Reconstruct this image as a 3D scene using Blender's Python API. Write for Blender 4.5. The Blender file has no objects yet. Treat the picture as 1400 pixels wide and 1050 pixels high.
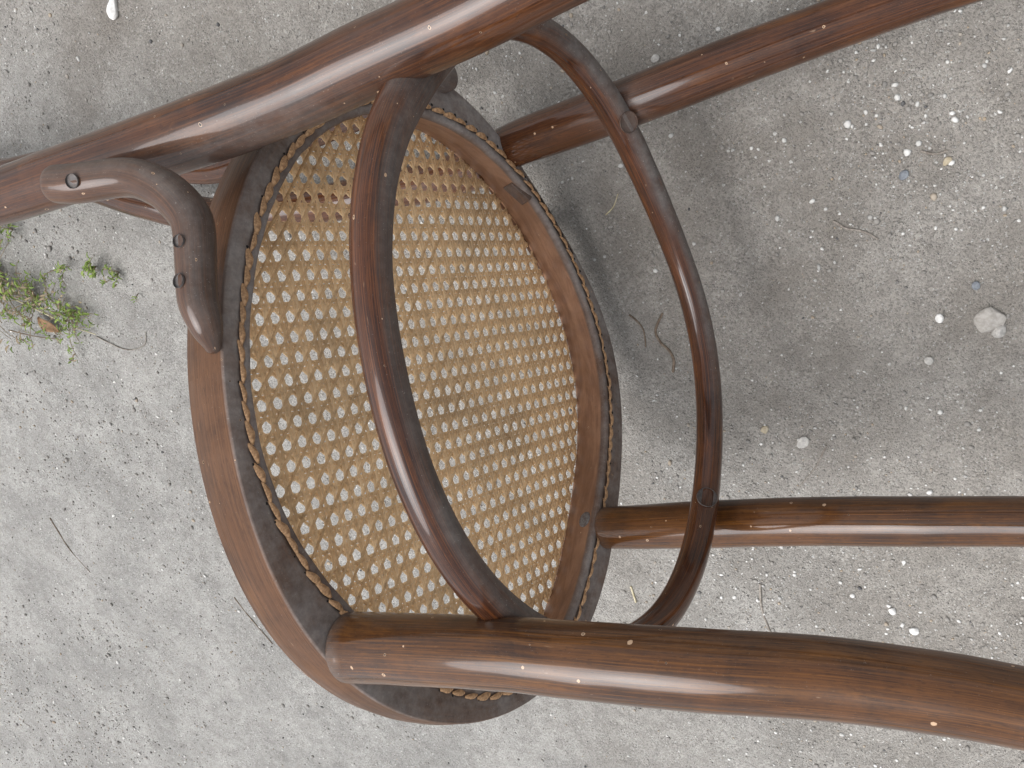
import bpy, math, random
import numpy as np
from mathutils import Matrix, Vector

random.seed(7)
RNG = np.random.default_rng(7)
SC = bpy.context.scene
COL = SC.collection

# ------------------------------------------------------------------ camera
cam_d = bpy.data.cameras.new('camera')
cam = bpy.data.objects.new('camera', cam_d)
COL.objects.link(cam)
SC.camera = cam
cam_d.sensor_width = 36.0
cam_d.lens = 1237.53 / 1400.0 * 36.0
cam_d.clip_start = 0.02
cam_d.clip_end = 200.0
RIGHT = (0.84148017, -0.37958419, -0.38448273)
UP = (0.22823704, 0.89475189, -0.38383188)
BACK = (0.48971316, 0.23523371, 0.83955114)
CAMPOS = (0.31818274, 0.12961881, 0.71190079)
cam.matrix_world = Matrix(((RIGHT[0], UP[0], BACK[0], CAMPOS[0]),
                           (RIGHT[1], UP[1], BACK[1], CAMPOS[1]),
                           (RIGHT[2], UP[2], BACK[2], CAMPOS[2]),
                           (0, 0, 0, 1)))

# ------------------------------------------------------------------ sky and sun (overcast)
SUN_EL = math.radians(72.0)
SUN_AZ = math.radians(-172.0)            # measured from +X towards +Y
world = bpy.data.worlds.new('World')
SC.world = world
world.use_nodes = True
wt = world.node_tree
wt.nodes.clear()
sky = wt.nodes.new('ShaderNodeTexSky')
sky.sky_type = 'NISHITA'
sky.sun_disc = False
sky.sun_elevation = SUN_EL
sky.sun_rotation = math.pi / 2 - SUN_AZ
sky.dust_density = 4.0
sky.air_density = 1.0
hs = wt.nodes.new('ShaderNodeHueSaturation')
hs.inputs['Saturation'].default_value = 0.22      # cloud cover greys the sky
bg = wt.nodes.new('ShaderNodeBackground')
bg.inputs['Strength'].default_value = 0.135
wo = wt.nodes.new('ShaderNodeOutputWorld')
wt.links.new(sky.outputs[0], hs.inputs['Color'])
wt.links.new(hs.outputs[0], bg.inputs['Color'])
wt.links.new(bg.outputs[0], wo.inputs['Surface'])

sun_d = bpy.data.lights.new('sun', 'SUN')
sun_d.energy = 1.4
sun_d.angle = math.radians(46)
sun_d.color = (0.985, 0.975, 1.0)
sun = bpy.data.objects.new('sun', sun_d)
COL.objects.link(sun)
sv = Vector((math.cos(SUN_EL) * math.cos(SUN_AZ), math.cos(SUN_EL) * math.sin(SUN_AZ), math.sin(SUN_EL)))
sun.rotation_euler = sv.to_track_quat('Z', 'Y').to_euler()
sun.location = (0, 0, 3)

SC.view_settings.view_transform = 'Standard'
SC.view_settings.look = 'None'
SC.view_settings.exposure = 0.62
SC.view_settings.gamma = 1.0

# ------------------------------------------------------------------ small helpers
def sstep(a, b, x):
    t = np.clip((x - a) / (b - a), 0, 1)
    return t * t * (3 - 2 * t)

def vnoise(x, y, seed=0):
    """smooth value noise on numpy arrays, range -1..1"""
    xi = np.floor(x).astype(np.int64); yi = np.floor(y).astype(np.int64)
    fx = x - xi; fy = y - yi
    fx = fx * fx * (3 - 2 * fx); fy = fy * fy * (3 - 2 * fy)
    def h(a, b):
        n = (a * 374761393 + b * 668265263 + seed * 974711) & 0xffffffff
        n = ((n ^ (n >> 13)) * 1274126177) & 0xffffffff
        return ((n ^ (n >> 16)) & 0xffff) / 32767.5 - 1
    return ((h(xi, yi) * (1 - fx) + h(xi + 1, yi) * fx) * (1 - fy)
            + (h(xi, yi + 1) * (1 - fx) + h(xi + 1, yi + 1) * fx) * fy)

def mesh_obj(name, verts, faces, mat, parent=None, smooth=True, uv=None, attrs=None, loc=None):
    me = bpy.data.meshes.new(name)
    me.from_pydata([tuple(v) for v in np.asarray(verts, float).tolist()], [], faces)
    if smooth:
        me.polygons.foreach_set('use_smooth', [True] * len(me.polygons))
    if uv is not None:
        ul = me.uv_layers.new(name='UVMap')
        ul.data.foreach_set('uv', np.asarray(uv, float).ravel())
    for k, v in (attrs or {}).items():
        a = me.attributes.new(k, 'FLOAT', 'POINT')
        a.data.foreach_set('value', np.asarray(v, float).ravel())
    me.update()
    for mm in (mat if isinstance(mat, (list, tuple)) else [mat]):
        me.materials.append(mm)
    o = bpy.data.objects.new(name, me)
    COL.objects.link(o)
    if parent is not None:
        o.parent = parent
    if loc is not None:
        o.location = loc
    return o

def tag(o, label=None, cat=None, group=None, kind=None):
    if label: o['label'] = label
    if cat: o['category'] = cat
    if group: o['group'] = group
    if kind: o['kind'] = kind
    return o

def catmull(P, step, closed=False):
    """resample control rows (x,y,z,r...) along a centripetal-ish spline"""
    P = np.asarray(P, float)
    n = len(P)
    out = []
    segs = n if closed else n - 1
    for i in range(segs):
        if closed:
            p0, p1, p2, p3 = P[(i - 1) % n], P[i], P[(i + 1) % n], P[(i + 2) % n]
        else:
            p1, p2 = P[i], P[i + 1]
            p0 = P[i - 1] if i > 0 else 2 * p1 - p2
            p3 = P[i + 2] if i + 2 < n else 2 * p2 - p1
        d1 = max(np.linalg.norm(p2[:3] - p1[:3]), 1e-6)
        d0 = max(np.linalg.norm(p1[:3] - p0[:3]), 1e-6)
        d2 = max(np.linalg.norm(p3[:3] - p2[:3]), 1e-6)
        m1 = (p2 - p0) / (d0 + d1) * d1
        m2 = (p3 - p1) / (d1 + d2) * d1
        k = max(2, int(math.ceil(d1 / step)))
        for j in range(k):
            t = j / k
            out.append((2*t**3 - 3*t**2 + 1) * p1 + (t**3 - 2*t**2 + t) * m1
                       + (-2*t**3 + 3*t**2) * p2 + (t**3 - t**2) * m2)
    if not closed:
        out.append(P[-1])
    return np.array(out)

DUST_DIR = np.array([0.05, -0.25, 0.97])

def tube(name, ctrl, mat, parent, seg=36, step=0.004, closed=False, cap0=0.003, cap1=0.003,
         dust=0.5, dust_dir=DUST_DIR, extra=None, flat=None, loc=None, wob=0.012, ph=0.0):
    """bent rod: ctrl rows are x,y,z,radius; cap = length of the rounded end"""
    S = catmull(ctrl, step, closed)
    C = S[:, :3]; rad = S[:, 3].copy()
    T = np.gradient(C, axis=0) if not closed else (np.roll(C, -1, 0) - np.roll(C, 1, 0))
    T /= np.linalg.norm(T, axis=1)[:, None]
    if not closed:
        for end, cap in ((0, cap0), (-1, cap1)):
            if cap <= 0:
                continue
            k = 6
            r0 = rad[end]; d = T[end] * (-1 if end == 0 else 1); c = C[end]
            a = np.linspace(0, math.pi / 2, k + 1)[1:]
            newc = c + d * (np.sin(a) * cap)[:, None]
            if cap < r0 * 0.6:
                newr = r0 - cap * (1 - np.cos(a))
            else:
                newr = r0 * np.maximum(np.cos(a), 0.02)
            if end == 0:
                C = np.vstack([newc[::-1], C]); rad = np.r_[newr[::-1], rad]
                T = np.vstack([np.repeat(T[:1], k, 0), T])
            else:
                C = np.vstack([C, newc]); rad = np.r_[rad, newr]
                T = np.vstack([T, np.repeat(T[-1:], k, 0)])
    n = len(C)
    N = np.zeros_like(C)
    ref = np.array([1.0, 0, 0]) if abs(T[0][0]) < 0.8 else np.array([0, 1.0, 0])
    v = ref - T[0] * (ref @ T[0]); N[0] = v / np.linalg.norm(v)
    for i in range(1, n):
        v = N[i-1] - T[i] * (N[i-1] @ T[i])
        N[i] = v / np.linalg.norm(v)
    B = np.cross(T, N)
    if closed:                       # spread the closing twist
        v = N[-1] - T[0] * (N[-1] @ T[0]); v /= np.linalg.norm(v)
        tw = math.atan2(v @ B[0], v @ N[0])
        a = -tw * np.arange(n) / n
        N2 = N * np.cos(a)[:, None] + B * np.sin(a)[:, None]
        B = np.cross(T, N2); N = N2
    L = np.r_[0, np.cumsum(np.linalg.norm(np.diff(C, axis=0), axis=1))]
    ang = np.linspace(0, 2 * math.pi, seg, endpoint=False)
    lw = 1 + wob * (vnoise(L[:, None] * 25 + ph, np.cos(ang)[None, :] * 1.3 + 5, 3)
                    + 0.6 * vnoise(L[:, None] * 60 + ph, np.sin(ang)[None, :] * 2 + 9, 4))
    rr = rad[:, None] * lw
    D = N[:, None, :] * np.cos(ang)[None, :, None] + B[:, None, :] * np.sin(ang)[None, :, None]
    if flat is not None:             # squash along one direction: (axis vector, factor)
        ax, fac = np.array(flat[0], float), flat[1]
        ax /= np.linalg.norm(ax)
        D = D - (1 - fac) * (D @ ax)[..., None] * ax
    V = C[:, None, :] + D * rr[..., None]
    faces = []; uv = []
    circ = 2 * math.pi * 0.017
    rows = n if closed else n - 1
    Lt = L[-1] + (np.linalg.norm(C[0] - C[-1]) if closed else 0)
    for i in range(rows):
        i2 = (i + 1) % n
        u0 = L[i]; u1 = L[i2] if i2 else Lt
        for j in range(seg):
            j2 = (j + 1) % seg
            faces.append((i*seg+j, i2*seg+j, i2*seg+j2, i*seg+j2))
            v0 = j / seg * circ; v1 = (j + 1) / seg * circ
            uv += [(u0, v0), (u1, v0), (u1, v1), (u0, v1)]
    if not closed:
        faces.append(tuple(range(seg)))
        uv += [(L[0] + 0.002 * math.cos(a), 0.002 * math.sin(a)) for a in ang]
        faces.append(tuple((n-1)*seg + j for j in reversed(range(seg))))
        uv += [(L[-1] + 0.002 * math.cos(a), 0.002 * math.sin(a)) for a in ang]
    dd = sstep(0.25, 0.85, D @ np.asarray(dust_dir, float)) * dust
    if extra is not None:
        dd = np.maximum(dd, extra(V, D))
    o = mesh_obj(name, V.reshape(-1, 3), faces, mat, parent, True, uv, {'dust': np.clip(dd, 0, 1).ravel()}, loc)
    return o

def shade_flat_ends(o, ang=50):
    me = o.data
    try:
        me.set_sharp_from_angle(angle=math.radians(ang))
    except Exception:
        pass

# ------------------------------------------------------------------ node helper
class NT:
    def __init__(self, name):
        self.m = bpy.data.materials.new(name)
        self.m.use_nodes = True
        self.t = self.m.node_tree
        self.t.nodes.clear()
        self.out = self.t.nodes.new('ShaderNodeOutputMaterial')
        self.b = self.t.nodes.new('ShaderNodeBsdfPrincipled')
        self.t.links.new(self.b.outputs[0], self.out.inputs['Surface'])
    def n(self, typ, **kw):
        nd = self.t.nodes.new(typ)
        for k, v in kw.items():
            setattr(nd, k, v)
        return nd
    def l(self, a, b):
        self.t.links.new(a, b)
    def val(self, sock, v):
        if isinstance(v, (int, float)):
            sock.default_value = v
        elif isinstance(v, tuple):
            sock.default_value = v if len(v) != 3 or sock.type != 'RGBA' else (*v, 1)
        else:
            self.l(v, sock)
    def math(self, op, a, b=0.0, c=None, clamp=False):
        nd = self.n('ShaderNodeMath', operation=op, use_clamp=clamp)
        self.val(nd.inputs[0], a); self.val(nd.inputs[1], b)
        if c is not None: self.val(nd.inputs[2], c)
        return nd.outputs[0]
    def mix(self, f, a, b):
        nd = self.n('ShaderNodeMix', data_type='RGBA')
        self.val(nd.inputs[0], f); self.val(nd.inputs[6], a); self.val(nd.inputs[7], b)
        return nd.outputs[2]
    def mixf(self, f, a, b):
        nd = self.n('ShaderNodeMix', data_type='FLOAT')
        self.val(nd.inputs[0], f); self.val(nd.inputs[2], a); self.val(nd.inputs[3], b)
        return nd.outputs[0]
    def noise(self, vec, scale, detail=4, rough=0.55, dist=0.0):
        nd = self.n('ShaderNodeTexNoise')
        self.val(nd.inputs['Vector'], vec)
        nd.inputs['Scale'].default_value = scale
        nd.inputs['Detail'].default_value = detail
        nd.inputs['Roughness'].default_value = rough
        nd.inputs['Distortion'].default_value = dist
        return nd.outputs[0]
    def mapping(self, vec, scale=(1, 1, 1), loc=(0, 0, 0)):
        nd = self.n('ShaderNodeMapping')
        self.l(vec, nd.inputs[0])
        nd.inputs['Scale'].default_value = scale
        nd.inputs['Location'].default_value = loc
        return nd.outputs[0]
    def step(self, x, lo, hi, a=0.0, b=1.0):
        nd = self.n('ShaderNodeMapRange', interpolation_type='SMOOTHSTEP')
        self.val(nd.inputs[0], x)
        for i, v in enumerate((lo, hi, a, b)):
            nd.inputs[i + 1].default_value = v
        return nd.outputs[0]
    def voro(self, vec, scale, feature='F1', dims='3D', rnd=1.0):
        nd = self.n('ShaderNodeTexVoronoi', feature=feature, voronoi_dimensions=dims)
        self.val(nd.inputs['Vector'], vec)
        nd.inputs['Scale'].default_value = scale
        nd.inputs['Randomness'].default_value = rnd
        return nd
    def bump(self, h, strength, dist, normal=None):
        nd = self.n('ShaderNodeBump')
        nd.inputs['Strength'].default_value = strength
        nd.inputs['Distance'].default_value = dist
        self.l(h, nd.inputs['Height'])
        if normal is not None: self.l(normal, nd.inputs['Normal'])
        return nd.outputs[0]

def wood(name, dark=(0.035, 0.016, 0.011), mid=(0.115, 0.042, 0.021), warm=(0.22, 0.082, 0.03),
         seed=0.0, rough=0.3, worm=0.45, coat=0.75, film_amt=0.05, dustcol=(0.19, 0.172, 0.158)):
    w = NT(name)
    tc = w.n('ShaderNodeTexCoord')
    uv = w.mapping(tc.outputs['UV'], (1, 1, 1), (seed, seed * 0.37, 0))
    ob = w.mapping(tc.outputs['Object'], (1, 1, 1), (seed, seed, seed))
    at = w.n('ShaderNodeAttribute', attribute_name='dust')
    grain = w.noise(w.mapping(uv, (10, 480, 1)), 1.0, 6, 0.7, 0.3)
    pores = w.noise(w.mapping(uv, (180, 900, 1)), 1.0, 3, 0.6)
    fine = w.noise(w.mapping(uv, (14, 1100, 1)), 1.0, 4, 0.65)
    blot = w.noise(ob, 17, 8, 0.68, 0.4)
    blot2 = w.noise(w.mapping(uv, (14, 75, 1)), 1.0, 7, 0.7, 0.8)
    c = w.mix(w.step(w.math('ADD', w.math('MULTIPLY', blot, 0.6), w.math('MULTIPLY', fine, 0.4)), 0.34, 0.60), dark, mid)
    c = w.mix(w.math('MULTIPLY', w.step(blot2, 0.5, 0.78), 0.75), c, warm)
    c = w.mix(w.math('MULTIPLY', w.step(grain, 0.5, 0.75), 0.5), c, (dark[0]*.6, dark[1]*.6, dark[2]*.6))
    c = w.mix(w.math('MULTIPLY', w.step(fine, 0.46, 0.68), 0.35), c, warm)
    c = w.mix(w.math('MULTIPLY', w.step(pores, 0.56, 0.68), 0.45), c, (dark[0]*.5, dark[1]*.5, dark[2]*.5))
    # scuffs: short pale scratches and rubbed spots
    scuff = w.noise(w.mapping(uv, (90, 500, 1)), 1.0, 2, 0.5, 0.6)
    c = w.mix(w.math('MULTIPLY', w.step(scuff, 0.72, 0.80), 0.4), c, (0.36, 0.24, 0.15))
    # worm holes: pale ring, some with a black middle
    v = w.voro(uv, 48.0, 'F1', '2D')
    sep = w.n('ShaderNodeSeparateColor'); w.l(v.outputs['Color'], sep.inputs[0])
    on = w.math('GREATER_THAN', sep.outputs[0], worm)
    size = w.math('MULTIPLY_ADD', w.math('POWER', sep.outputs[1], 2.0), 0.040, 0.018)
    rag = w.math('MULTIPLY_ADD', w.noise(ob, 620, 3), 0.055, -0.027)
    dd = w.math('ADD', v.outputs['Distance'], rag)
    ring = w.math('MULTIPLY', on, w.math('LESS_THAN', dd, size))
    core_on = w.math('GREATER_THAN', sep.outputs[2], 0.3)
    core = w.math('MULTIPLY', w.math('MULTIPLY', on, core_on),
                  w.math('LESS_THAN', dd, w.math('MULTIPLY', size, w.math('MULTIPLY_ADD', sep.outputs[2], 0.7, 0.2))))
    lighter = w.n('ShaderNodeAttribute', attribute_name='lighter')  # inner wall of the seat frame is mixed to a paler brown
    c = w.mix(w.math('MULTIPLY', lighter.outputs['Fac'], w.step(blot, 0.3, 0.6, 0.9, 0.5)), c, w.mix(w.step(blot2, 0.4, 0.66), (0.40, 0.225, 0.135), (0.24, 0.125, 0.075)))
    # dust
    dn = w.noise(ob, 60, 6, 0.7)
    dn2 = w.noise(ob, 9, 3, 0.6)
    speck = w.noise(ob, 1100, 3, 0.6)
    da = w.math('MULTIPLY', at.outputs['Fac'],
                w.math('ADD', w.step(dn, 0.25, 0.7, 0.55, 1.1), w.step(dn2, 0.35, 0.65, -0.38, 0.12)), clamp=True)
    film = w.step(dn, 0.48, 0.85, 0.0, film_amt)
    da = w.math('MAXIMUM', da, film)
    sp = w.math('MULTIPLY', w.step(speck, 0.66, 0.74),
                w.math('MULTIPLY_ADD', at.outputs['Fac'], 0.9, 0.16), clamp=True)
    dcol = w.mix(w.step(w.noise(ob, 220, 4, 0.7), 0.3, 0.7), (dustcol[0]*.72, dustcol[1]*.72, dustcol[2]*.74), dustcol)
    c = w.mix(da, c, dcol)
    c = w.mix(ring, c, (0.50, 0.34, 0.22))
    c = w.mix(core, c, (0.015, 0.010, 0.008))
    c = w.mix(w.math('MULTIPLY', sp, 0.8), c, (0.48, 0.46, 0.42))
    w.l(c, w.b.inputs['Base Color'])
    r = w.mixf(w.step(w.noise(w.mapping(uv, (12, 90, 1)), 1.0, 4, 0.6), 0.3, 0.7), rough - 0.07, rough + 0.12)
    r = w.mixf(da, r, 0.95)
    r = w.mixf(ring, r, 0.9)
    w.l(r, w.b.inputs['Roughness'])
    cw = w.math('MULTIPLY', w.math('SUBTRACT', 1.0, w.math('MULTIPLY', da, 1.3, clamp=True)), coat)
    w.l(cw, w.b.inputs['Coat Weight'])
    w.b.inputs['Coat Roughness'].default_value = 0.09
    w.b.inputs['Specular IOR Level'].default_value = 0.12
    h = w.math('ADD', w.math('MULTIPLY', grain, 0.35), w.math('MULTIPLY', fine, 0.15))
    h = w.math('SUBTRACT', h, w.math('MULTIPLY', core, 2.0))
    h = w.math('ADD', h, w.math('MULTIPLY', w.math('MULTIPLY', da, w.noise(ob, 500, 3, 0.6)), 0.5))
    b1 = w.bump(h, 0.30, 0.0006)
    b2 = w.bump(w.noise(w.mapping(uv, (25, 55, 1)), 1.0, 2), 0.25, 0.0012, b1)
    w.l(b2, w.b.inputs['Normal'])
    return w.m

M_back = wood('dark_bentwood_back', seed=1.3, dark=(0.0206, 0.0095, 0.0069), mid=(0.0757, 0.0267, 0.0103), warm=(0.1720, 0.0636, 0.0181))
M_leg = wood('brown_bentwood_leg', film_amt=0.04, seed=4.7, dark=(0.0310, 0.0138, 0.0069), mid=(0.1032, 0.0396, 0.0112), warm=(0.2150, 0.0860, 0.0163))
M_ring = wood('bentwood_stretcher', seed=8.1, dark=(0.0172, 0.0077, 0.0060), mid=(0.0731, 0.0249, 0.0103), warm=(0.2322, 0.0757, 0.0163), worm=0.7)
M_brace = wood('dusty_bentwood_brace', seed=12.9, dark=(0.03, 0.017, 0.012), mid=(0.088, 0.04, 0.021), warm=(0.17, 0.075, 0.032), rough=0.36)
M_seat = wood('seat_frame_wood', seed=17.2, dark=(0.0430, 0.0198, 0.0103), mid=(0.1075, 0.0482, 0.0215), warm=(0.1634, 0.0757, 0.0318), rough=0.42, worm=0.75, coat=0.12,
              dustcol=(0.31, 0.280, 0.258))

def metal(name, col, rough=0.45):
    w = NT(name)
    tc = w.n('ShaderNodeTexCoord')
    nz = w.noise(tc.outputs['Object'], 500, 4, 0.6)
    w.l(w.mix(w.step(nz, 0.4, 0.65), col, (0.12, 0.10, 0.09)), w.b.inputs['Base Color'])
    w.b.inputs['Metallic'].default_value = 0.25
    w.l(w.mixf(nz, rough - 0.1, rough + 0.25), w.b.inputs['Roughness'])
    w.l(w.bump(nz, 0.3, 0.0005), w.b.inputs['Normal'])
    return w.m

def plain(name, col, col2, scale=300, rough=0.8, bump=0.4, attr=None):
    w = NT(name)
    tc = w.n('ShaderNodeTexCoord')
    nz = w.noise(tc.outputs['Object'], scale, 5, 0.65)
    c = w.mix(w.step(nz, 0.35, 0.68), col, col2)
    w.l(c, w.b.inputs['Base Color'])
    w.b.inputs['Roughness'].default_value = rough
    w.l(w.bump(nz, bump, 0.0008), w.b.inputs['Normal'])
    return w.m

M_screw = metal('grey_steel_screw', (0.20, 0.20, 0.205), 0.6)
M_screwd = metal('dark_steel_screw', (0.07, 0.06, 0.055), 0.5)
M_dustscrew = metal('dusty_screw', (0.13, 0.12, 0.115), 0.6)
M_hole = plain('black_hole', (0.006, 0.005, 0.004), (0.012, 0.009, 0.007))
M_stitch = plain('cane_stitch_tan', (0.30, 0.165, 0.08), (0.62, 0.38, 0.20), 450, 0.6)

def cane_material():
    w = NT('woven_cane')
    tc = w.n('ShaderNodeTexCoord')
    at = w.n('ShaderNodeAttribute', attribute_name='tint')
    ob = tc.outputs['Object']
    c = w.mix(at.outputs['Fac'], (0.62, 0.42, 0.22), (0.88, 0.66, 0.40))
    c = w.mix(w.math('MULTIPLY', w.step(w.noise(ob, 380, 4, 0.7), 0.48, 0.75), 0.42), c, (0.12, 0.07, 0.04))
    c = w.mix(w.math('MULTIPLY', w.step(w.noise(ob, 14, 4, 0.6), 0.42, 0.7), 0.35), c, (0.24, 0.15, 0.085))
    c = w.mix(w.math('MULTIPLY', w.step(w.noise(ob, 700, 2, 0.5), 0.62, 0.72), 0.5), c, (0.55, 0.44, 0.28))
    w.l(c, w.b.inputs['Base Color'])
    w.b.inputs['Roughness'].default_value = 0.48
    w.l(w.bump(w.noise(ob, 1500, 3), 0.3, 0.0003), w.b.inputs['Normal'])
    tr = w.n('ShaderNodeBsdfTranslucent'); w.l(c, tr.inputs[0])
    mx = w.n('ShaderNodeMixShader'); mx.inputs[0].default_value = 0.3
    w.l(w.b.outputs[0], mx.inputs[1]); w.l(tr.outputs[0], mx.inputs[2])
    w.l(mx.outputs[0], w.out.inputs['Surface'])
    return w.m
M_cane = cane_material()

# ------------------------------------------------------------------ the ground
STONES_H = {}
def ground_h(x, y):
    h = 0.0022 * vnoise(x * 5 + 3, y * 5, 1) + 0.0014 * vnoise(x * 14, y * 14 + 7, 2)
    h = h + 0.0013 * vnoise(x * 45, y * 45, 3) + 0.0009 * vnoise(x * 95, y * 95, 4)
    h = h + 0.0016 * np.maximum(0, vnoise(x * 62 + 9, y * 62, 8) - 0.25) * np.maximum(0, vnoise(x * 6, y * 6 + 4, 9))
    return h - 0.002

def ground_material():
    w = NT('packed_dirt')
    tc = w.n('ShaderNodeTexCoord')
    ob = tc.outputs['Object']
    big = w.noise(ob, 2.3, 4, 0.55, 0.3)
    med = w.noise(ob, 11, 5, 0.62)
    sm = w.noise(ob, 70, 6, 0.72)
    fi = w.noise(ob, 420, 4, 0.7)
    c = w.mix(w.step(med, 0.32, 0.68), (0.285, 0.262, 0.230), (0.385, 0.362, 0.327))
    # paler, greyer, cement-like crust towards the grass side
    sx = w.n('ShaderNodeSeparateXYZ'); w.l(ob, sx.inputs[0])
    side = w.math('ADD', w.math('MULTIPLY', sx.outputs[0], -1.0), w.math('MULTIPLY', sx.outputs[1], -0.55))
    side = w.math('ADD', side, w.math('MULTIPLY_ADD', big, 0.9, -0.45))
    pale = w.step(side, -0.05, 0.65)
    c = w.mix(w.math('MULTIPLY', pale, 0.9), c, w.mix(w.step(med, 0.35, 0.65), (0.335, 0.33, 0.312), (0.435, 0.427, 0.402)))
    c = w.mix(w.step(sm, 0.38, 0.66, 0.0, 0.35), c, (0.20, 0.185, 0.165))
    c = w.mix(w.step(fi, 0.5, 0.72, 0.0, 0.45), c, (0.13, 0.122, 0.112))
    # sand grains of several colours, ragged and mostly tiny
    jit = w.n('ShaderNodeVectorMath', operation='ADD')
    nzc = w.n('ShaderNodeTexNoise'); w.l(ob, nzc.inputs['Vector']); nzc.inputs['Scale'].default_value = 900
    sc_ = w.n('ShaderNodeVectorMath', operation='SCALE'); w.l(nzc.outputs[1], sc_.inputs[0]); sc_.inputs['Scale'].default_value = 0.0022
    w.l(ob, jit.inputs[0]); w.l(sc_.outputs[0], jit.inputs[1])
    jv = jit.outputs[0]
    v = w.voro(jv, 620.0)
    hsv = w.n('ShaderNodeSeparateColor'); w.l(v.outputs['Color'], hsv.inputs[0])
    tone = w.n('ShaderNodeHueSaturation')
    w.l(c, tone.inputs['Color'])
    clus = w.step(w.noise(ob, 21, 5, 0.75), 0.38, 0.64)
    amp = w.mixf(clus, 0.14, 0.42)
    w.l(w.math('ADD', 1.0, w.math('MULTIPLY', w.math('SUBTRACT', hsv.outputs[2], 0.5), amp)), tone.inputs['Value'])
    c = tone.outputs[0]
    light = w.math('MULTIPLY', w.math('GREATER_THAN', hsv.outputs[0], w.mixf(clus, 0.985, 0.90)), w.math('LESS_THAN', v.outputs['Distance'], 0.5))
    darkg = w.math('MULTIPLY', w.math('LESS_THAN', hsv.outputs[0], 0.05), w.math('LESS_THAN', v.outputs['Distance'], 0.45))
    c = w.mix(w.math('MULTIPLY', light, 0.5), c, (0.66, 0.65, 0.62))
    c = w.mix(w.math('MULTIPLY', darkg, 0.25), c, (0.09, 0.085, 0.08))
    v2 = w.voro(jv, 170.0)
    h2 = w.n('ShaderNodeSeparateColor'); w.l(v2.outputs['Color'], h2.inputs[0])
    lt2 = w.math('MULTIPLY', w.math('GREATER_THAN', h2.outputs[1], 0.93),
                 w.math('LESS_THAN', v2.outputs['Distance'], w.math('MULTIPLY', h2.outputs[2], 0.26)))
    c = w.mix(w.math('MULTIPLY', lt2, 0.7), c, (0.70, 0.69, 0.66))
    # damp stain running across near the white stone
    dv = w.n('ShaderNodeVectorMath', operation='SUBTRACT'); w.l(ob, dv.inputs[0])
    dv.inputs[1].default_value = (-0.395, 0.368, 0)
    dr = w.n('ShaderNodeVectorRotate', rotation_type='Z_AXIS'); w.l(dv.outputs[0], dr.inputs['Vector'])
    dr.inputs['Angle'].default_value = -math.radians(46)
    dl = w.n('ShaderNodeVectorMath', operation='LENGTH')
    w.l(w.mapping(dr.outputs[0], (6.5, 20, 0)), dl.inputs[0])
    st = w.math('MULTIPLY', w.step(w.math('ADD', dl.outputs['Value'], w.math('MULTIPLY_ADD', med, 1.2, -0.6)), 0.3, 1.1, 1.0, 0.0), 0.3)
    c = w.mix(st, c, (0.17, 0.145, 0.12))
    w.l(c, w.b.inputs['Base Color'])
    w.b.inputs['Roughness'].default_value = 0.93
    w.b.inputs['Specular IOR Level'].default_value = 0.25
    hh = w.math('ADD', w.math('MULTIPLY', sm, 1.6), w.math('MULTIPLY', fi, 0.8))
    hh = w.math('ADD', hh, w.math('MULTIPLY', w.step(v.outputs['Distance'], 0.0, 0.6, 1.0, 0.0), 0.35))
    hh = w.math('ADD', hh, w.math('MULTIPLY', lt2, 0.5))
    w.l(w.bump(hh, 1.0, 0.0026), w.b.inputs['Normal'])
    return w.m
M_ground = ground_material()

def build_ground():
    def axis(lo, hi, st, far):
        core = list(np.arange(lo, hi, st))
        g = []; d = st; x = 0
        while x < far:
            d *= 1.5; x += d; g.append(x)
        return np.array([lo - a for a in reversed(g)] + core + [core[-1] + a for a in g])
    X = axis(-1.55, 0.65, 0.0046, 40); Y = axis(-0.75, 0.65, 0.0046, 40)
    gx, gy = np.meshgrid(X, Y)
    gz = ground_h(gx, gy)
    V = np.stack([gx, gy, gz], -1).reshape(-1, 3)
    nx = len(X); ny = len(Y)
    idx = np.arange(nx * ny).reshape(ny, nx)
    F = np.stack([idx[:-1, :-1], idx[:-1, 1:], idx[1:, 1:], idx[1:, :-1]], -1).reshape(-1, 4)
    o = mesh_obj('ground', V, F.tolist(), M_ground)
    tag(o, kind='structure')
build_ground()

# grit: thousands of loose grains lying on the dirt
def icosa():
    t = (1 + 5 ** 0.5) / 2
    v = np.array([(-1,t,0),(1,t,0),(-1,-t,0),(1,-t,0),(0,-1,t),(0,1,t),(0,-1,-t),(0,1,-t),(t,0,-1),(t,0,1),(-t,0,-1),(-t,0,1)], float)
    v /= np.linalg.norm(v[0])
    f = np.array([(0,11,5),(0,5,1),(0,1,7),(0,7,10),(0,10,11),(1,5,9),(5,11,4),(11,10,2),(10,7,6),(7,1,8),
                  (3,9,4),(3,4,2),(3,2,6),(3,6,8),(3,8,9),(4,9,5),(2,4,11),(6,2,10),(8,6,7),(9,8,1)])
    return v, f

def grit_material():
    w = NT('mixed_grit')
    at = w.n('ShaderNodeAttribute', attribute_name='tone')
    cr = w.n('ShaderNodeValToRGB')
    e = cr.color_ramp.elements
    e[0].position = 0.0; e[0].color = (0.09, 0.087, 0.085, 1)
    e[1].position = 1.0; e[1].color = (0.72, 0.71, 0.68, 1)
    for p, col in ((0.16, (0.11, 0.108, 0.108, 1)), (0.22, (0.20, 0.19, 0.175, 1)), (0.55, (0.33, 0.31, 0.28, 1)),
                   (0.6, (0.38, 0.30, 0.21, 1)), (0.66, (0.40, 0.39, 0.37, 1)), (0.85, (0.58, 0.57, 0.54, 1))):
        n = e.new(p); n.color = col
    w.l(at.outputs['Fac'], cr.inputs[0])
    w.l(cr.outputs[0], w.b.inputs['Base Color'])
    w.b.inputs['Roughness'].default_value = 0.7
    return w.m
M_grit = grit_material()

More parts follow.
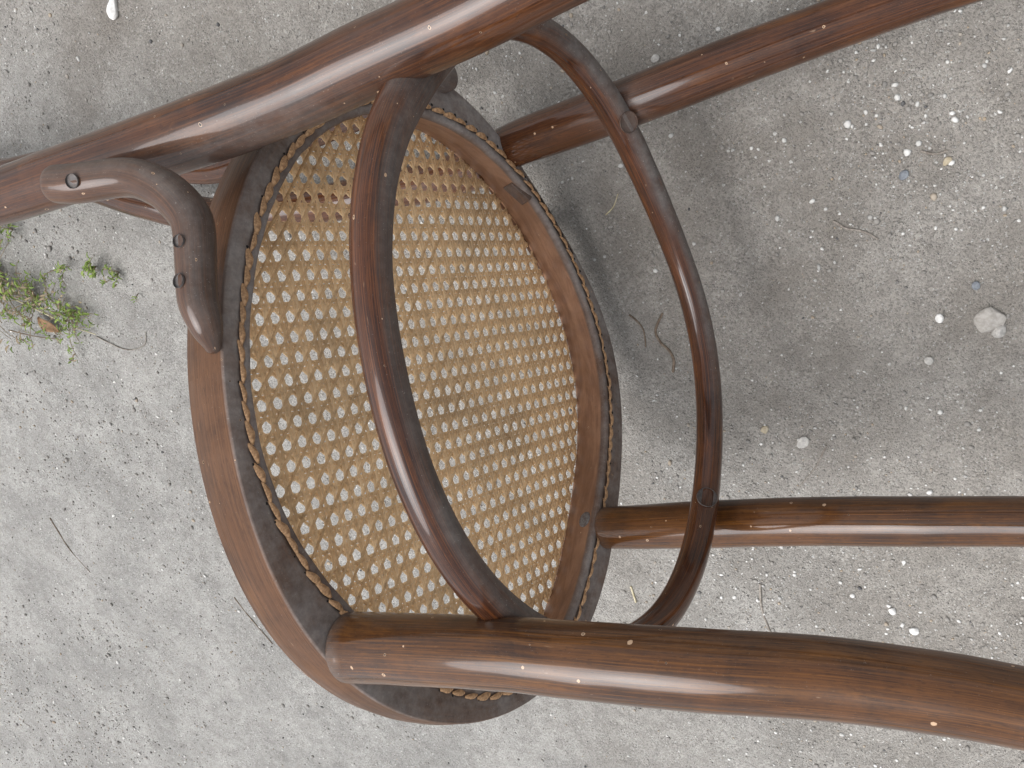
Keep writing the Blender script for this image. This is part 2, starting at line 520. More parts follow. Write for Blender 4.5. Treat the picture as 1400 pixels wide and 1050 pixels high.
def build_grit():
    bv, bf = icosa()
    N = 74000
    # more grit on the right-hand, gravelly side
    pts = []
    while sum(len(p) for p in pts) < N:
        x = RNG.uniform(-1.5, 0.65, N); y = RNG.uniform(-0.75, 0.65, N)
        cov = 0.5 + 0.5 * vnoise(x * 7, y * 7 + 50, 11)
        cov2 = 0.5 + 0.5 * vnoise(x * 2.2, y * 2.2, 12)
        p = (0.06 + 0.55 * cov ** 2 * (0.3 + cov2)) * np.where(x > 0.02, 1.0, 0.55) * np.where((x > 0.0) & (y < -0.15), 1.5, 1.0)
        k = RNG.uniform(0, 1, N) < p
        pts.append(np.stack([x[k], y[k]], 1))
    P = np.vstack(pts)[:N]
    r = 0.00060 * np.exp(RNG.normal(0, 0.5, N))
    big = RNG.uniform(0, 1, N) < np.where(P[:, 0] > 0.0, 0.040, 0.012)
    r[big] *= RNG.uniform(1.3, 2.3, big.sum())
    r = np.clip(r, 0.0003, 0.0024)
    r *= np.where(P[:, 0] < -0.4, 1.25, 1.0)
    tone = RNG.uniform(0, 1, N)
    tone = np.where(RNG.uniform(0, 1, N) < 0.35, 0.3 + 0.3 * tone, tone)
    tone = np.where((tone < 0.2) & (RNG.uniform(0, 1, N) < 0.8), 0.4, tone)
    tone[big] = np.where(RNG.uniform(0, 1, big.sum()) < 0.7, 0.75 + 0.25 * RNG.uniform(0, 1, big.sum()), tone[big])
    sc = RNG.uniform(0.6, 1.25, (N, 1, 3)); sc[..., 2] *= 0.75
    a = RNG.uniform(0, 2 * math.pi, N)
    V = bv[None] * sc * (1 + RNG.uniform(-0.32, 0.32, (N, 12, 1))) * r[:, None, None]
    ca, sa = np.cos(a)[:, None], np.sin(a)[:, None]
    x = V[..., 0] * ca - V[..., 1] * sa; y = V[..., 0] * sa + V[..., 1] * ca
    h = ground_h(P[:, 0], P[:, 1])
    W = np.stack([x + P[:, 0:1], y + P[:, 1:2], V[..., 2] + (h + r * 0.25)[:, None]], -1).reshape(-1, 3)
    F = (bf[None] + (np.arange(N) * 12)[:, None, None]).reshape(-1, 3)
    me = bpy.data.meshes.new('grit')
    me.vertices.add(len(W)); me.vertices.foreach_set('co', W.ravel())
    me.loops.add(F.size); me.loops.foreach_set('vertex_index', F.ravel().astype(np.int32))
    me.polygons.add(len(F)); me.polygons.foreach_set('loop_start', np.arange(0, F.size, 3, dtype=np.int32))
    me.update(calc_edges=True)
    at = me.attributes.new('tone', 'FLOAT', 'POINT')
    at.data.foreach_set('value', np.repeat(tone, 12))
    me.materials.append(M_grit)
    o = bpy.data.objects.new('grit', me); COL.objects.link(o)
    tag(o, 'fine mixed grit and sand scattered over the packed dirt', 'grit', kind='stuff')
build_grit()

# ------------------------------------------------------------------ pebbles, one object each
def stone_mat(name, a, b, rough=0.75):
    return plain(name, a, b, 250, rough, 0.5)
M_white = stone_mat('white_stone', (0.62, 0.61, 0.58), (0.82, 0.81, 0.78))
M_pale = stone_mat('pale_grey_stone', (0.36, 0.345, 0.32), (0.56, 0.54, 0.50))
M_blue = stone_mat('blue_grey_stone', (0.15, 0.165, 0.185), (0.25, 0.27, 0.29))
M_ochre = stone_mat('ochre_stone', (0.36, 0.30, 0.20), (0.48, 0.42, 0.32))
M_tan = stone_mat('tan_stone', (0.30, 0.28, 0.25), (0.42, 0.395, 0.36))

def pebble(x, y, sx, sy, sz, rot, mat, label, seed, group=None, sub=2, sink=0.35):
    import bmesh
    bm = bmesh.new()
    bmesh.ops.create_icosphere(bm, subdivisions=sub, radius=1.0)
    rg = np.random.default_rng(seed)
    planes = [(v / np.linalg.norm(v), rg.uniform(0.62, 0.92)) for v in rg.normal(size=(9, 3))]
    for v in bm.verts:
        c = np.array(v.co)
        for nrm, d in planes:                       # flatten facets
            q = c @ nrm
            if q > d: c = c - nrm * (q - d) * 0.85
        c *= np.array([sx, sy, sz]) / 2
        v.co = c
    me = bpy.data.meshes.new('pebble'); bm.to_mesh(me); bm.free()
    me.materials.append(mat)
    o = bpy.data.objects.new('pebble', me); COL.objects.link(o)
    o.location = (x, y, float(ground_h(np.array(x), np.array(y))) + sz * (0.5 - sink))
    o.rotation_euler = (0, 0, rot)
    tag(o, label, 'pebble', group)
    return o
PEB = [
    (-0.3391, 0.3895, 0.024, 0.013, 0.009, 0.9, M_white, 'long chalk-white pebble on the stained dirt above the upper chair post'),
    (0.2983, -0.1187, 0.024, 0.020, 0.008, 0.4, M_tan, 'large dull half-buried clod at the right edge of the picture'),
    (0.3024, -0.1286, 0.0120, 0.0105, 0.010, 1.1, M_pale, 'bright stone sitting against the large half-buried clod'),
    (0.2668, -0.1087, 0.0070, 0.0080, 0.005, 0.2, M_white, 'small bright white pebble just left of the large half-buried clod'),
    (0.1400, -0.1859, 0.0130, 0.0100, 0.005, 0.6, M_pale, 'flat pale chip of stone between stretcher ring and right-hand edge, above the far front leg'),
    (0.1296, 0.1479, 0.0075, 0.0060, 0.005, 0.1, M_pale, 'pale round pebble near the top edge, above the far rear leg'),
    (0.1788, -0.3778, 0.0085, 0.0085, 0.006, 0.3, M_white, 'white pebble between the two front legs, lower of a close pair'),
    (0.1662, -0.3572, 0.0080, 0.0075, 0.006, 1.3, M_white, 'white pebble between the two front legs, upper of a close pair'),
    (0.2511, -0.1399, 0.0080, 0.0070, 0.005, 2.0, M_pale, 'dull pale pebble down-left of the large half-buried clod'),
    (0.2704, 0.0039, 0.0085, 0.0070, 0.005, 0.5, M_blue, 'dark blue-grey pebble below the far rear leg on the open dirt'),
    (0.2961, -0.0908, 0.0075, 0.0065, 0.005, 1.5, M_blue, 'dark blue-grey pebble above the large half-buried clod'),
    (0.2995, 0.0032, 0.0080, 0.0060, 0.004, 0.5, M_ochre, 'ochre pebble on open dirt at the upper right beside a dry stem'),
    (0.1134, -0.1672, 0.0090, 0.0070, 0.005, 0.9, M_ochre, 'ochre pebble lying just right of the stretcher ring'),
]
for i, (x, y, sx, sy, sz, rot, mt, lab) in enumerate(PEB):
    pebble(x, y, sx, sy, sz, rot, mt, lab, 100 + i, 'loose pebbles on the dirt', 3 if sx > 0.02 else 2, 0.42 if sx > .026 else 0.3)

# ------------------------------------------------------------------ twigs, roots and stalks on the dirt
M_twig = plain('grey_twig', (0.17, 0.145, 0.12), (0.34, 0.31, 0.27), 300, 0.85)
M_root = plain('brown_root', (0.12, 0.085, 0.06), (0.24, 0.19, 0.14), 300, 0.85)
M_straw = plain('straw', (0.42, 0.36, 0.22), (0.6, 0.54, 0.38), 300, 0.7)
def twig(name, pts, r0, r1, mat, label, cat, lift=0.0006):
    rows = []
    for i, (x, y) in enumerate(pts):
        t = i / (len(pts) - 1)
        rows.append((x, y, float(ground_h(np.array(x), np.array(y))) + lift, r0 + (r1 - r0) * t))
    o = tube(name, rows, mat, None, seg=8, step=0.002, cap0=r0, cap1=r1, dust=0, wob=0.15)
    tag(o, label, cat)
    return o
twig('root', [(0.0361, -0.0387), (0.0402, -0.0446), (0.0430, -0.0531), (0.0418, -0.0617), (0.0396, -0.0695)], 0.0009, 0.0006, M_root,
     'short thin brown root on the dirt between seat and stretcher ring, the left one', 'root', 0.0002)
twig('root', [(0.0642, -0.0454), (0.0573, -0.0524), (0.0530, -0.0593), (0.0542, -0.0690), (0.0589, -0.0782), (0.0594, -0.0876), (0.0555, -0.0967)], 0.0010, 0.0013, M_root,
     'longer wavy brown root on the dirt between seat and stretcher ring, the right one', 'root', 0.0003)
twig('twig', [(0.2163, -0.0132), (0.2237, -0.0218), (0.2292, -0.0246), (0.2361, -0.0296), (0.2418, -0.0363)], 0.0010, 0.0008, M_twig,
     'thin grey twig on the open dirt right of the stretcher ring', 'twig')
twig('twig', [(-0.8407, -0.0824), (-0.8397, -0.1084), (-0.8369, -0.1323), (-0.8231, -0.1705)], 0.0009, 0.0005, M_root,
     'thin dark twig on the pale ground left of the seat frame', 'twig')
twig('twig', [(-0.5920, -0.2452), (-0.5837, -0.2742), (-0.5661, -0.3156)], 0.0008, 0.0005, M_root,
     'thin dark twig on the pale ground close below-left of the seat frame', 'twig')
twig('twig', [(0.0622, -0.3146), (0.0558, -0.3384), (0.0552, -0.3636), (0.0579, -0.3737)], 0.0011, 0.0007, M_twig,
     'curved dark grey twig between the two front legs', 'twig')
twig('straw', [(-0.0624, -0.3001), (-0.0634, -0.3167)], 0.0011, 0.0010, M_straw,
     'short yellow piece of straw between seat frame and stretcher ring foot', 'straw')
twig('dry_stem', [(0.1574, -0.1933), (0.1439, -0.2099), (0.1242, -0.2265)], 0.0007, 0.0004, M_twig,
     'dry thin stem lying beside the far front leg right of the stretcher ring', 'stem')
twig('dry_stem', [(0.2859, 0.0160), (0.2931, 0.0113), (0.3014, 0.0103)], 0.0010, 0.0008, M_twig,
     'short pale stem beside the ochre pebble at the upper right', 'stem')
twig('dry_stem', [(0.0485, 0.0492), (0.0568, 0.0533), (0.0641, 0.0616)], 0.0006, 0.0004, M_straw,
     'tiny pale stem on the dirt just below the far rear leg', 'stem')

# ------------------------------------------------------------------ weeds at the left
def leaf_mat(name, a, b):
    w = NT(name)
    at = w.n('ShaderNodeAttribute', attribute_name='tint')
    c = w.mix(at.outputs['Fac'], a, b)
    w.l(c, w.b.inputs['Base Color'])
    w.b.inputs['Roughness'].default_value = 0.6
    tr = w.n('ShaderNodeBsdfTranslucent'); w.l(c, tr.inputs[0])
    mx = w.n('ShaderNodeMixShader'); mx.inputs[0].default_value = 0.3
    w.l(w.b.outputs[0], mx.inputs[1]); w.l(tr.outputs[0], mx.inputs[2])
    w.l(mx.outputs[0], w.out.inputs['Surface'])
    return w.m
M_leaf = leaf_mat('weed_leaf', (0.12, 0.19, 0.035), (0.32, 0.42, 0.10))
M_dry = leaf_mat('dry_weed', (0.22, 0.16, 0.10), (0.42, 0.34, 0.22))

def weed(name, x, y, spread, nleaf, nstem, label, seed, dry=0.25, hgt=0.02, lsize=0.007, group='small weeds at the left edge'):
    rg = np.random.default_rng(seed)
    root = bpy.data.objects.new(name, None); COL.objects.link(root)
    root.location = (x, y, float(ground_h(np.array(x), np.array(y))))
    tag(root, label, 'weed', group)
    SV, SF, LV, LF, LT, DV, DF, DT = [], [], [], [], [], [], [], []
    tips = []
    for s in range(nstem):
        a = rg.uniform(0, 2 * math.pi); ln = spread * rg.uniform(0.4, 1.15); h = hgt * rg.uniform(0.3, 1.0)
        bend = rg.uniform(-0.8, 0.8)
        pts = []
        for t in np.linspace(0, 1, 7):
            aa = a + bend * t
            pts.append((math.cos(aa) * ln * t, math.sin(aa) * ln * t, h * math.sin(t * 2.2) + 0.001))
        pts = np.array(pts)
        b = len(SV)
        for i, p in enumerate(pts):
            r = 0.0007 * (1 - 0.5 * i / 6)
            for k in range(4):
                c = math.pi / 2 * k
                SV.append(p + np.array([-math.sin(a) * math.cos(c), math.cos(a) * math.cos(c), math.sin(c)]) * r)
        for i in range(6):
            for k in range(4):
                SF.append((b+i*4+k, b+i*4+(k+1) % 4, b+(i+1)*4+(k+1) % 4, b+(i+1)*4+k))
        tips.append(pts)
    for i in range(nleaf):
        pts = tips[rg.integers(len(tips))]
        q = pts[rg.integers(1, 7)] + rg.normal(0, spread * 0.05, 3)
        q[2] = max(q[2], 0.001) + rg.uniform(0, 0.004)
        a = rg.uniform(0, 2 * math.pi); tilt = rg.uniform(-0.2, 0.9)
        L = lsize * rg.uniform(0.5, 1.3); W = L * rg.uniform(0.22, 0.42)
        d = np.array([math.cos(a) * math.cos(tilt), math.sin(a) * math.cos(tilt), math.sin(tilt)])
        sdir = np.array([-math.sin(a), math.cos(a), rg.uniform(-0.4, 0.4)])
        up = np.cross(d, sdir) * 0.12 * L
        isdry = rg.uniform() < dry
        VV, FF, TT = (DV, DF, DT) if isdry else (LV, LF, LT)
        b = len(VV)
        for t, wd in ((0, 0.12), (0.35, 1.0), (0.7, 0.75), (1.0, 0.05)):
            c = q + d * L * t - up * (t - 0.4) ** 2 * 6
            VV += [c - sdir * W * wd * 0.5 + up, c, c + sdir * W * wd * 0.5 + up]
        tn = rg.uniform(0, 1)
        TT += [tn] * 12
        for j in range(3):
            FF += [(b+j*3, b+j*3+1, b+j*3+4, b+j*3+3), (b+j*3+1, b+j*3+2, b+j*3+5, b+j*3+4)]
    mesh_obj('stems', SV, SF, M_dry, root, attrs={'tint': [0.4] * len(SV)})['kind'] = 'stuff'
    if LV: mesh_obj('leaves', LV, LF, M_leaf, root, attrs={'tint': LT})['kind'] = 'stuff'
    if DV: mesh_obj('dry_leaves', DV, DF, M_dry, root, attrs={'tint': DT})['kind'] = 'stuff'
    return root
weed('weed_plant', -0.6904, 0.2285, 0.080, 430, 34, 'dense green and brown weed clump at the left edge below the chair back', 1, 0.38, 0.030, 0.0085)
weed('weed_plant', -0.6438, 0.1818, 0.055, 220, 16, 'low leafy weed just right of the dense weed clump', 2, 0.2, 0.022)
weed('weed_plant', -0.6044, 0.1507, 0.048, 240, 14, 'bright green sprawling weed below the two small sprigs', 3, 0.12, 0.020)
weed('weed_plant', -0.5764, 0.1984, 0.020, 34, 4, 'small weed sprig with narrow leaves, lower left of the two small sprigs', 5, 0.1, 0.018)
weed('weed_plant', -0.5298, 0.1849, 0.017, 46, 5, 'small upright weed sprig, left of the pair beside the chair brace', 6, 0.1, 0.018)
weed('weed_plant', -0.5028, 0.1694, 0.014, 34, 4, 'small upright weed sprig, right of the pair, nearest the chair brace', 7, 0.1, 0.016)
weed('weed_plant', -0.6231, 0.2596, 0.016, 26, 3, 'tiny weed sprig under the chair back post', 8, 0.1, 0.015)
weed('weed_plant', -0.4904, 0.1404, 0.007, 12, 2, 'tiny lone weed seedling on bare pale dirt', 9, 0.1, 0.008, 0.004)
twig('grass_stalk', [(-0.6801, 0.1974), (-0.6459, 0.1694), (-0.6075, 0.1373), (-0.5764, 0.1176)], 0.0008, 0.0005, M_straw,
     'long pale dry grass stalk crossing the weeds', 'stalk', 0.008)
twig('grass_stalk', [(-0.7163, 0.1611), (-0.6749, 0.1425), (-0.6334, 0.1259)], 0.0007, 0.0005, M_dry,
     'nearly level thin stalk running in from the left edge', 'stalk', 0.005)
twig('twig', [(-0.5847, 0.1145), (-0.5505, 0.0886), (-0.5194, 0.0865), (-0.5070, 0.0989)], 0.0007, 0.0004, M_twig,
     'thin forked-looking twig below the weeds', 'twig', 0.001)
def dead_leaf():
    rg = np.random.default_rng(3)
    V, F = [], []
    for i in range(7):
        t = i / 6
        for j in range(5):
            s = (j / 4 - 0.5)
            wd = math.sin(math.pi * min(1, t * 0.95 + 0.04)) * 0.016
            V.append((t * 0.032, s * wd, 0.002 + 0.006 * abs(s) + 0.003 * math.sin(t * 5) + rg.uniform(0, 0.0006)))
    for i in range(6):
        for j in range(4):
            F.append((i*5+j, i*5+j+1, (i+1)*5+j+1, (i+1)*5+j))
    m = plain('dead_leaf_brown', (0.20, 0.11, 0.05), (0.34, 0.21, 0.11), 200, 0.7)
    o = mesh_obj('dead_leaf', V, F, m)
    o.location = (-0.6510, 0.1611, 0.0005); o.rotation_euler = (0, 0, -0.95)
    md = o.modifiers.new('thickness', 'SOLIDIFY'); md.thickness = 0.0004
    tag(o, 'curled brown dead leaf below the weeds at the left edge', 'leaf')
dead_leaf()

# ================================================================== THE CHAIR
# chair frame: z points from the seat towards the feet, z = 0 is the underside of the seat frame
WM = np.array([[-0.13359161615251156, -0.06831389462344342, 0.9886791652983979],
               [0.4552893158667236, -0.8903435510282595, 0.0],
               [0.8802641188594312, 0.450135060780391, 0.1500450202601303]])
CM = WM[2]                                  # world up in chair coordinates
chair = bpy.data.objects.new('bentwood_chair', None); COL.objects.link(chair)
chair.matrix_world = Matrix([list(WM[0]) + [0], list(WM[1]) + [0], list(WM[2]) + [0], [0, 0, 0, 1]])
tag(chair, 'old dark brown bentwood chair and caned seat lying on its side', 'chair')
LOC = tuple((CM * 0.2225).tolist())          # seat centre hangs this far above the chair's base point
E_ = lambda rows, rad: [tuple(p) + (r,) for p, r in zip(rows, rad)]

# ---- back frame with rear legs: one long bent rod
nb = [(0.1165, -0.1560, 0.4300), (0.1190, -0.1530, 0.3300), (0.1243, -0.1511, 0.2386), (0.1301, -0.1502, 0.1899), (0.1380, -0.1458, 0.1428),
      (0.1496, -0.1426, 0.0862), (0.1610, -0.1378, 0.0428), (0.1811, -0.1340, -0.0264), (0.2024, -0.1346, -0.1059),
      (0.2168, -0.1362, -0.1690), (0.2400, -0.1448, -0.2796)]
nbr = [0.0145, 0.0165, 0.0180, 0.0184, 0.0186, 0.0187, 0.0187, 0.0184, 0.0172, 0.0165, 0.0155]
top = [(0.250, -0.170, -0.420), (0.240, -0.215, -0.560), (0.200, -0.270, -0.680), (0.140, -0.310, -0.735), (0.075, -0.352, -0.755)]
topr = [0.0145, 0.014, 0.014, 0.014, 0.014]
fp = [(0.0898, -0.3352, -0.6518), (0.0619, -0.3071, -0.5404), (0.0318, -0.279, -0.4507), (-0.0006, -0.2407, -0.3767), (-0.0319, -0.2118, -0.3069), (-0.0565, -0.202, -0.2318), (-0.081, -0.1952, -0.1445), (-0.0901, -0.187, -0.0528), (-0.0843, -0.1885, -0.0025), (-0.0807, -0.1853, 0.0413), (-0.0834, -0.1841, 0.1019), (-0.1109, -0.1947, 0.1967), (-0.1413, -0.2041, 0.2869), (-0.172, -0.21, 0.3741), (-0.195, -0.225, 0.44)]
fpr = [0.0155, 0.0158, 0.0162, 0.0165, 0.0168, 0.0168, 0.017, 0.017, 0.0168, 0.017, 0.017, 0.0165, 0.0155, 0.0145, 0.014]
back_ctrl = E_(nb, nbr) + E_(top, topr) + E_(fp, fpr)

def back_dust(V, D):
    n = D @ np.array([0.0, 0.62, 0.45])
    zz = V[..., 2]
    near = V[..., 0] > 0.05
    a = 0.42 * sstep(0.15, 0.75, n) * sstep(0.16, 0.02, zz) * sstep(-0.15, -0.02, zz) * near
    c = np.array([0.128, -0.150, 0.098])
    j = np.exp(-((V - c) ** 2).sum(-1) / (2 * 0.018 ** 2)) * 0.8
    c2 = np.array([-0.083, -0.178, 0.100])
    j2 = np.exp(-((V - c2) ** 2).sum(-1) / (2 * 0.014 ** 2)) * 0.8
    return np.maximum(np.maximum(a, j), j2)
back = tube('back_frame', back_ctrl, M_back, chair, seg=48, step=0.004, dust=0.0, extra=back_dust, loc=LOC, cap0=0.003, cap1=0.003)

# ---- front legs
nf = [(0.1165, 0.1475, 0.0005), (0.1150, 0.1478, 0.0100), (0.1150, 0.1486, 0.0645), (0.1106, 0.1506, 0.1074), (0.1063, 0.1530, 0.1311),
      (0.0921, 0.1596, 0.1946), (0.0738, 0.1654, 0.2414), (0.0592, 0.1735, 0.2845), (0.0514, 0.1792, 0.3079), (0.0413, 0.1888, 0.3515), (0.033, 0.200, 0.43)]
nfr = [0.0184, 0.0184, 0.0177, 0.0173, 0.0173, 0.0173, 0.0168, 0.0159, 0.0154, 0.0145, 0.0132]
ff = [(-0.1471, 0.1060, 0.0005), (-0.1500, 0.1075, 0.0300), (-0.1538, 0.1096, 0.0778), (-0.1555, 0.1132, 0.1529), (-0.1591, 0.1187, 0.2218),
      (-0.1680, 0.1239, 0.2812), (-0.1787, 0.1350, 0.3827), (-0.183, 0.139, 0.43)]
ffr = [0.0160, 0.0165, 0.0170, 0.0166, 0.0160, 0.0152, 0.0140, 0.0132]
def leg_dust(V, D):
    return 0.5 * sstep(0.012, 0.0, V[..., 2]) + 0.15 * sstep(0.4, 1.0, D @ np.array([0, -1.0, 0]))
leg_a = tube('front_leg', E_(nf, nfr), M_leg, chair, seg=48, cap0=0.004, dust=0, extra=leg_dust, loc=LOC, ph=3)
leg_b = tube('front_leg', E_(ff, ffr), M_leg, chair, seg=40, cap0=0.004, dust=0, extra=leg_dust, loc=LOC, ph=9)

# thin dark rings drawn at the gaps where the leg ends butt against the seat frame
def gap(parent_leg, c, r):
    rows = [(c[0] + r * math.cos(a), c[1] + r * math.sin(a), 0.0006, 0.0008) for a in np.linspace(0, 2*math.pi, 24, endpoint=False)]
    g = tube('joint_gap', rows, M_gap, parent_leg, seg=8, step=0.002, closed=True, dust=0, wob=0.3)
    return g
M_gap = plain('joint_dark', (0.03, 0.024, 0.02), (0.20, 0.18, 0.155), 500, 0.95)
gap(leg_a, (0.1165, 0.1475), 0.0162)
gap(leg_b, (-0.1471, 0.1060), 0.0148)

# ---- inner back hoop, its two cut ends butt against the back of the seat frame
hoop_far = [(-0.0052, -0.2186, 0.0055), (-0.0067, -0.2200, -0.0462), (-0.0067, -0.2246, -0.1106), (0.0037, -0.2244, -0.1896),
            (0.0123, -0.2279, -0.2490), (0.0319, -0.2500, -0.3179), (0.0462, -0.2813, -0.3948), (0.0706, -0.3000, -0.5190)]
hoop_near = [(0.110, -0.290, -0.585), (0.150, -0.262, -0.560), (0.160, -0.240, -0.474), (0.1326, -0.2207, -0.3713), (0.1188, -0.2077, -0.2746), (0.0996, -0.2020, -0.1535),
             (0.0790, -0.2046, -0.0584), (0.0610, -0.2120, -0.0300), (0.050, -0.2150, -0.018)]
hoop_dust = lambda V, D: 0.85 * sstep(-0.02, 0.0, V[..., 2])
hoop = tube('back_hoop', E_(hoop_far, [0.0122, 0.0120, 0.0115, 0.0118, 0.0118, 0.0115, 0.011, 0.011]) + E_(hoop_near, [0.011] * 9),
     M_back, chair, seg=28, step=0.005, cap0=0.0012, cap1=0.0012, dust=0.4, extra=hoop_dust, loc=LOC, ph=21)
shade_flat_ends(hoop)

# ---- stretcher ring
def harm(co, th):
    return sum(co[2*i] * np.cos((i+2)*th) + co[2*i+1] * np.sin((i+2)*th) for i in range(4))
HR = [-0.01023, -0.00261, -7e-05, 0.00302, 0.0022, 4e-05, -0.00149, -0.00158]
th = np.radians((np.arange(0, 360, 10) + 80) % 360)
rr = 0.17178 + harm(HR, th)
rx = 0.00963 + rr * np.cos(th); ry = -0.01368 + rr * np.sin(th)
rz = 0.09853 + 0.00915 * rx - 0.00274 * ry
rrad = np.interp(np.degrees(th), [0, 50, 90, 150, 210, 240, 270, 290, 303, 315, 330, 345, 360],
                 [0.0096, 0.0098, 0.0096, 0.0093, 0.0094, 0.0102, 0.0098, 0.0098, 0.0112, 0.0122, 0.0108, 0.0098, 0.0096])
def ring_dust(V, D):
    a = np.degrees(np.arctan2(V[..., 1] + 0.0137, V[..., 0] - 0.0096)) % 360
    n = D @ np.array([-0.10, -0.45, 0.88])
    top = sstep(0.0, 0.5, n) * sstep(250, 285, a) * sstep(335, 310, a)
    tr = sstep(-0.1, 0.5, n) * sstep(205, 225, a) * sstep(290, 270, a) * 1.0
    low = 0.85 * sstep(0.0, 0.6, D @ np.array([-0.6, -0.3, 0.75])) * sstep(18, 36, a) * sstep(80, 60, a)
    lf = 0.6 * sstep(0.35, 0.8, D @ np.array([-0.5, -0.1, 0.85])) * np.maximum(sstep(310, 325, a), (a < 30) * 1.0)
    rt = 0.75 * sstep(0.25, 0.8, n) * sstep(150, 190, a) * sstep(230, 205, a)
    return np.maximum.reduce([top, tr, low, lf, rt])
ring = tube('stretcher_ring', np.stack([rx, ry, rz, rrad], 1), M_ring, chair, seg=40, step=0.004, closed=True,
            dust=0.0, extra=ring_dust, loc=LOC, ph=33)

# ---- hip braces
br = [(0.2276, -0.1110, -0.0713), (0.2233, -0.1091, -0.0613), (0.2107, -0.1051, -0.0298), (0.2034, -0.0954, -0.0127), (0.1983, -0.0829, -0.0023),
      (0.1963, -0.0734, 0.0014), (0.1956, -0.0514, 0.0006), (0.1955, -0.0349, 0.0005), (0.1927, -0.0231, 0.0014), (0.1900, -0.0172, 0.0003), (0.1878, -0.0128, -0.0011)]
brr = [0.0102, 0.0105, 0.0101, 0.0104, 0.0107, 0.0105, 0.0101, 0.0099, 0.0084, 0.0066, 0.0042]
brace = tube('hip_brace', E_(br, brr), M_brace, chair, seg=40, step=0.003, cap0=0.006, cap1=0.004, dust=0.62,
             dust_dir=np.array([0.25, -0.6, 0.85]), loc=LOC, ph=41)
uax = np.array([math.cos(math.radians(9.7)), math.sin(math.radians(9.7)), 0])
br2 = []
for p, r in zip(br, brr):
    p = np.array(p); q = p + uax * (2 * -0.004 - 2 * (p @ uax))
    q[2] -= 0.022
    rad = math.hypot(q[0], q[1])
    q[:2] *= max(1.0, 0.198 / rad) if q[2] < -0.05 else 0.198 / rad
    br2.append(tuple(q) + (r * 0.85,))
tube('hip_brace', br2, M_brace, chair, seg=24, step=0.004, cap0=0.005, cap1=0.005, dust=0.4, loc=LOC, ph=47)

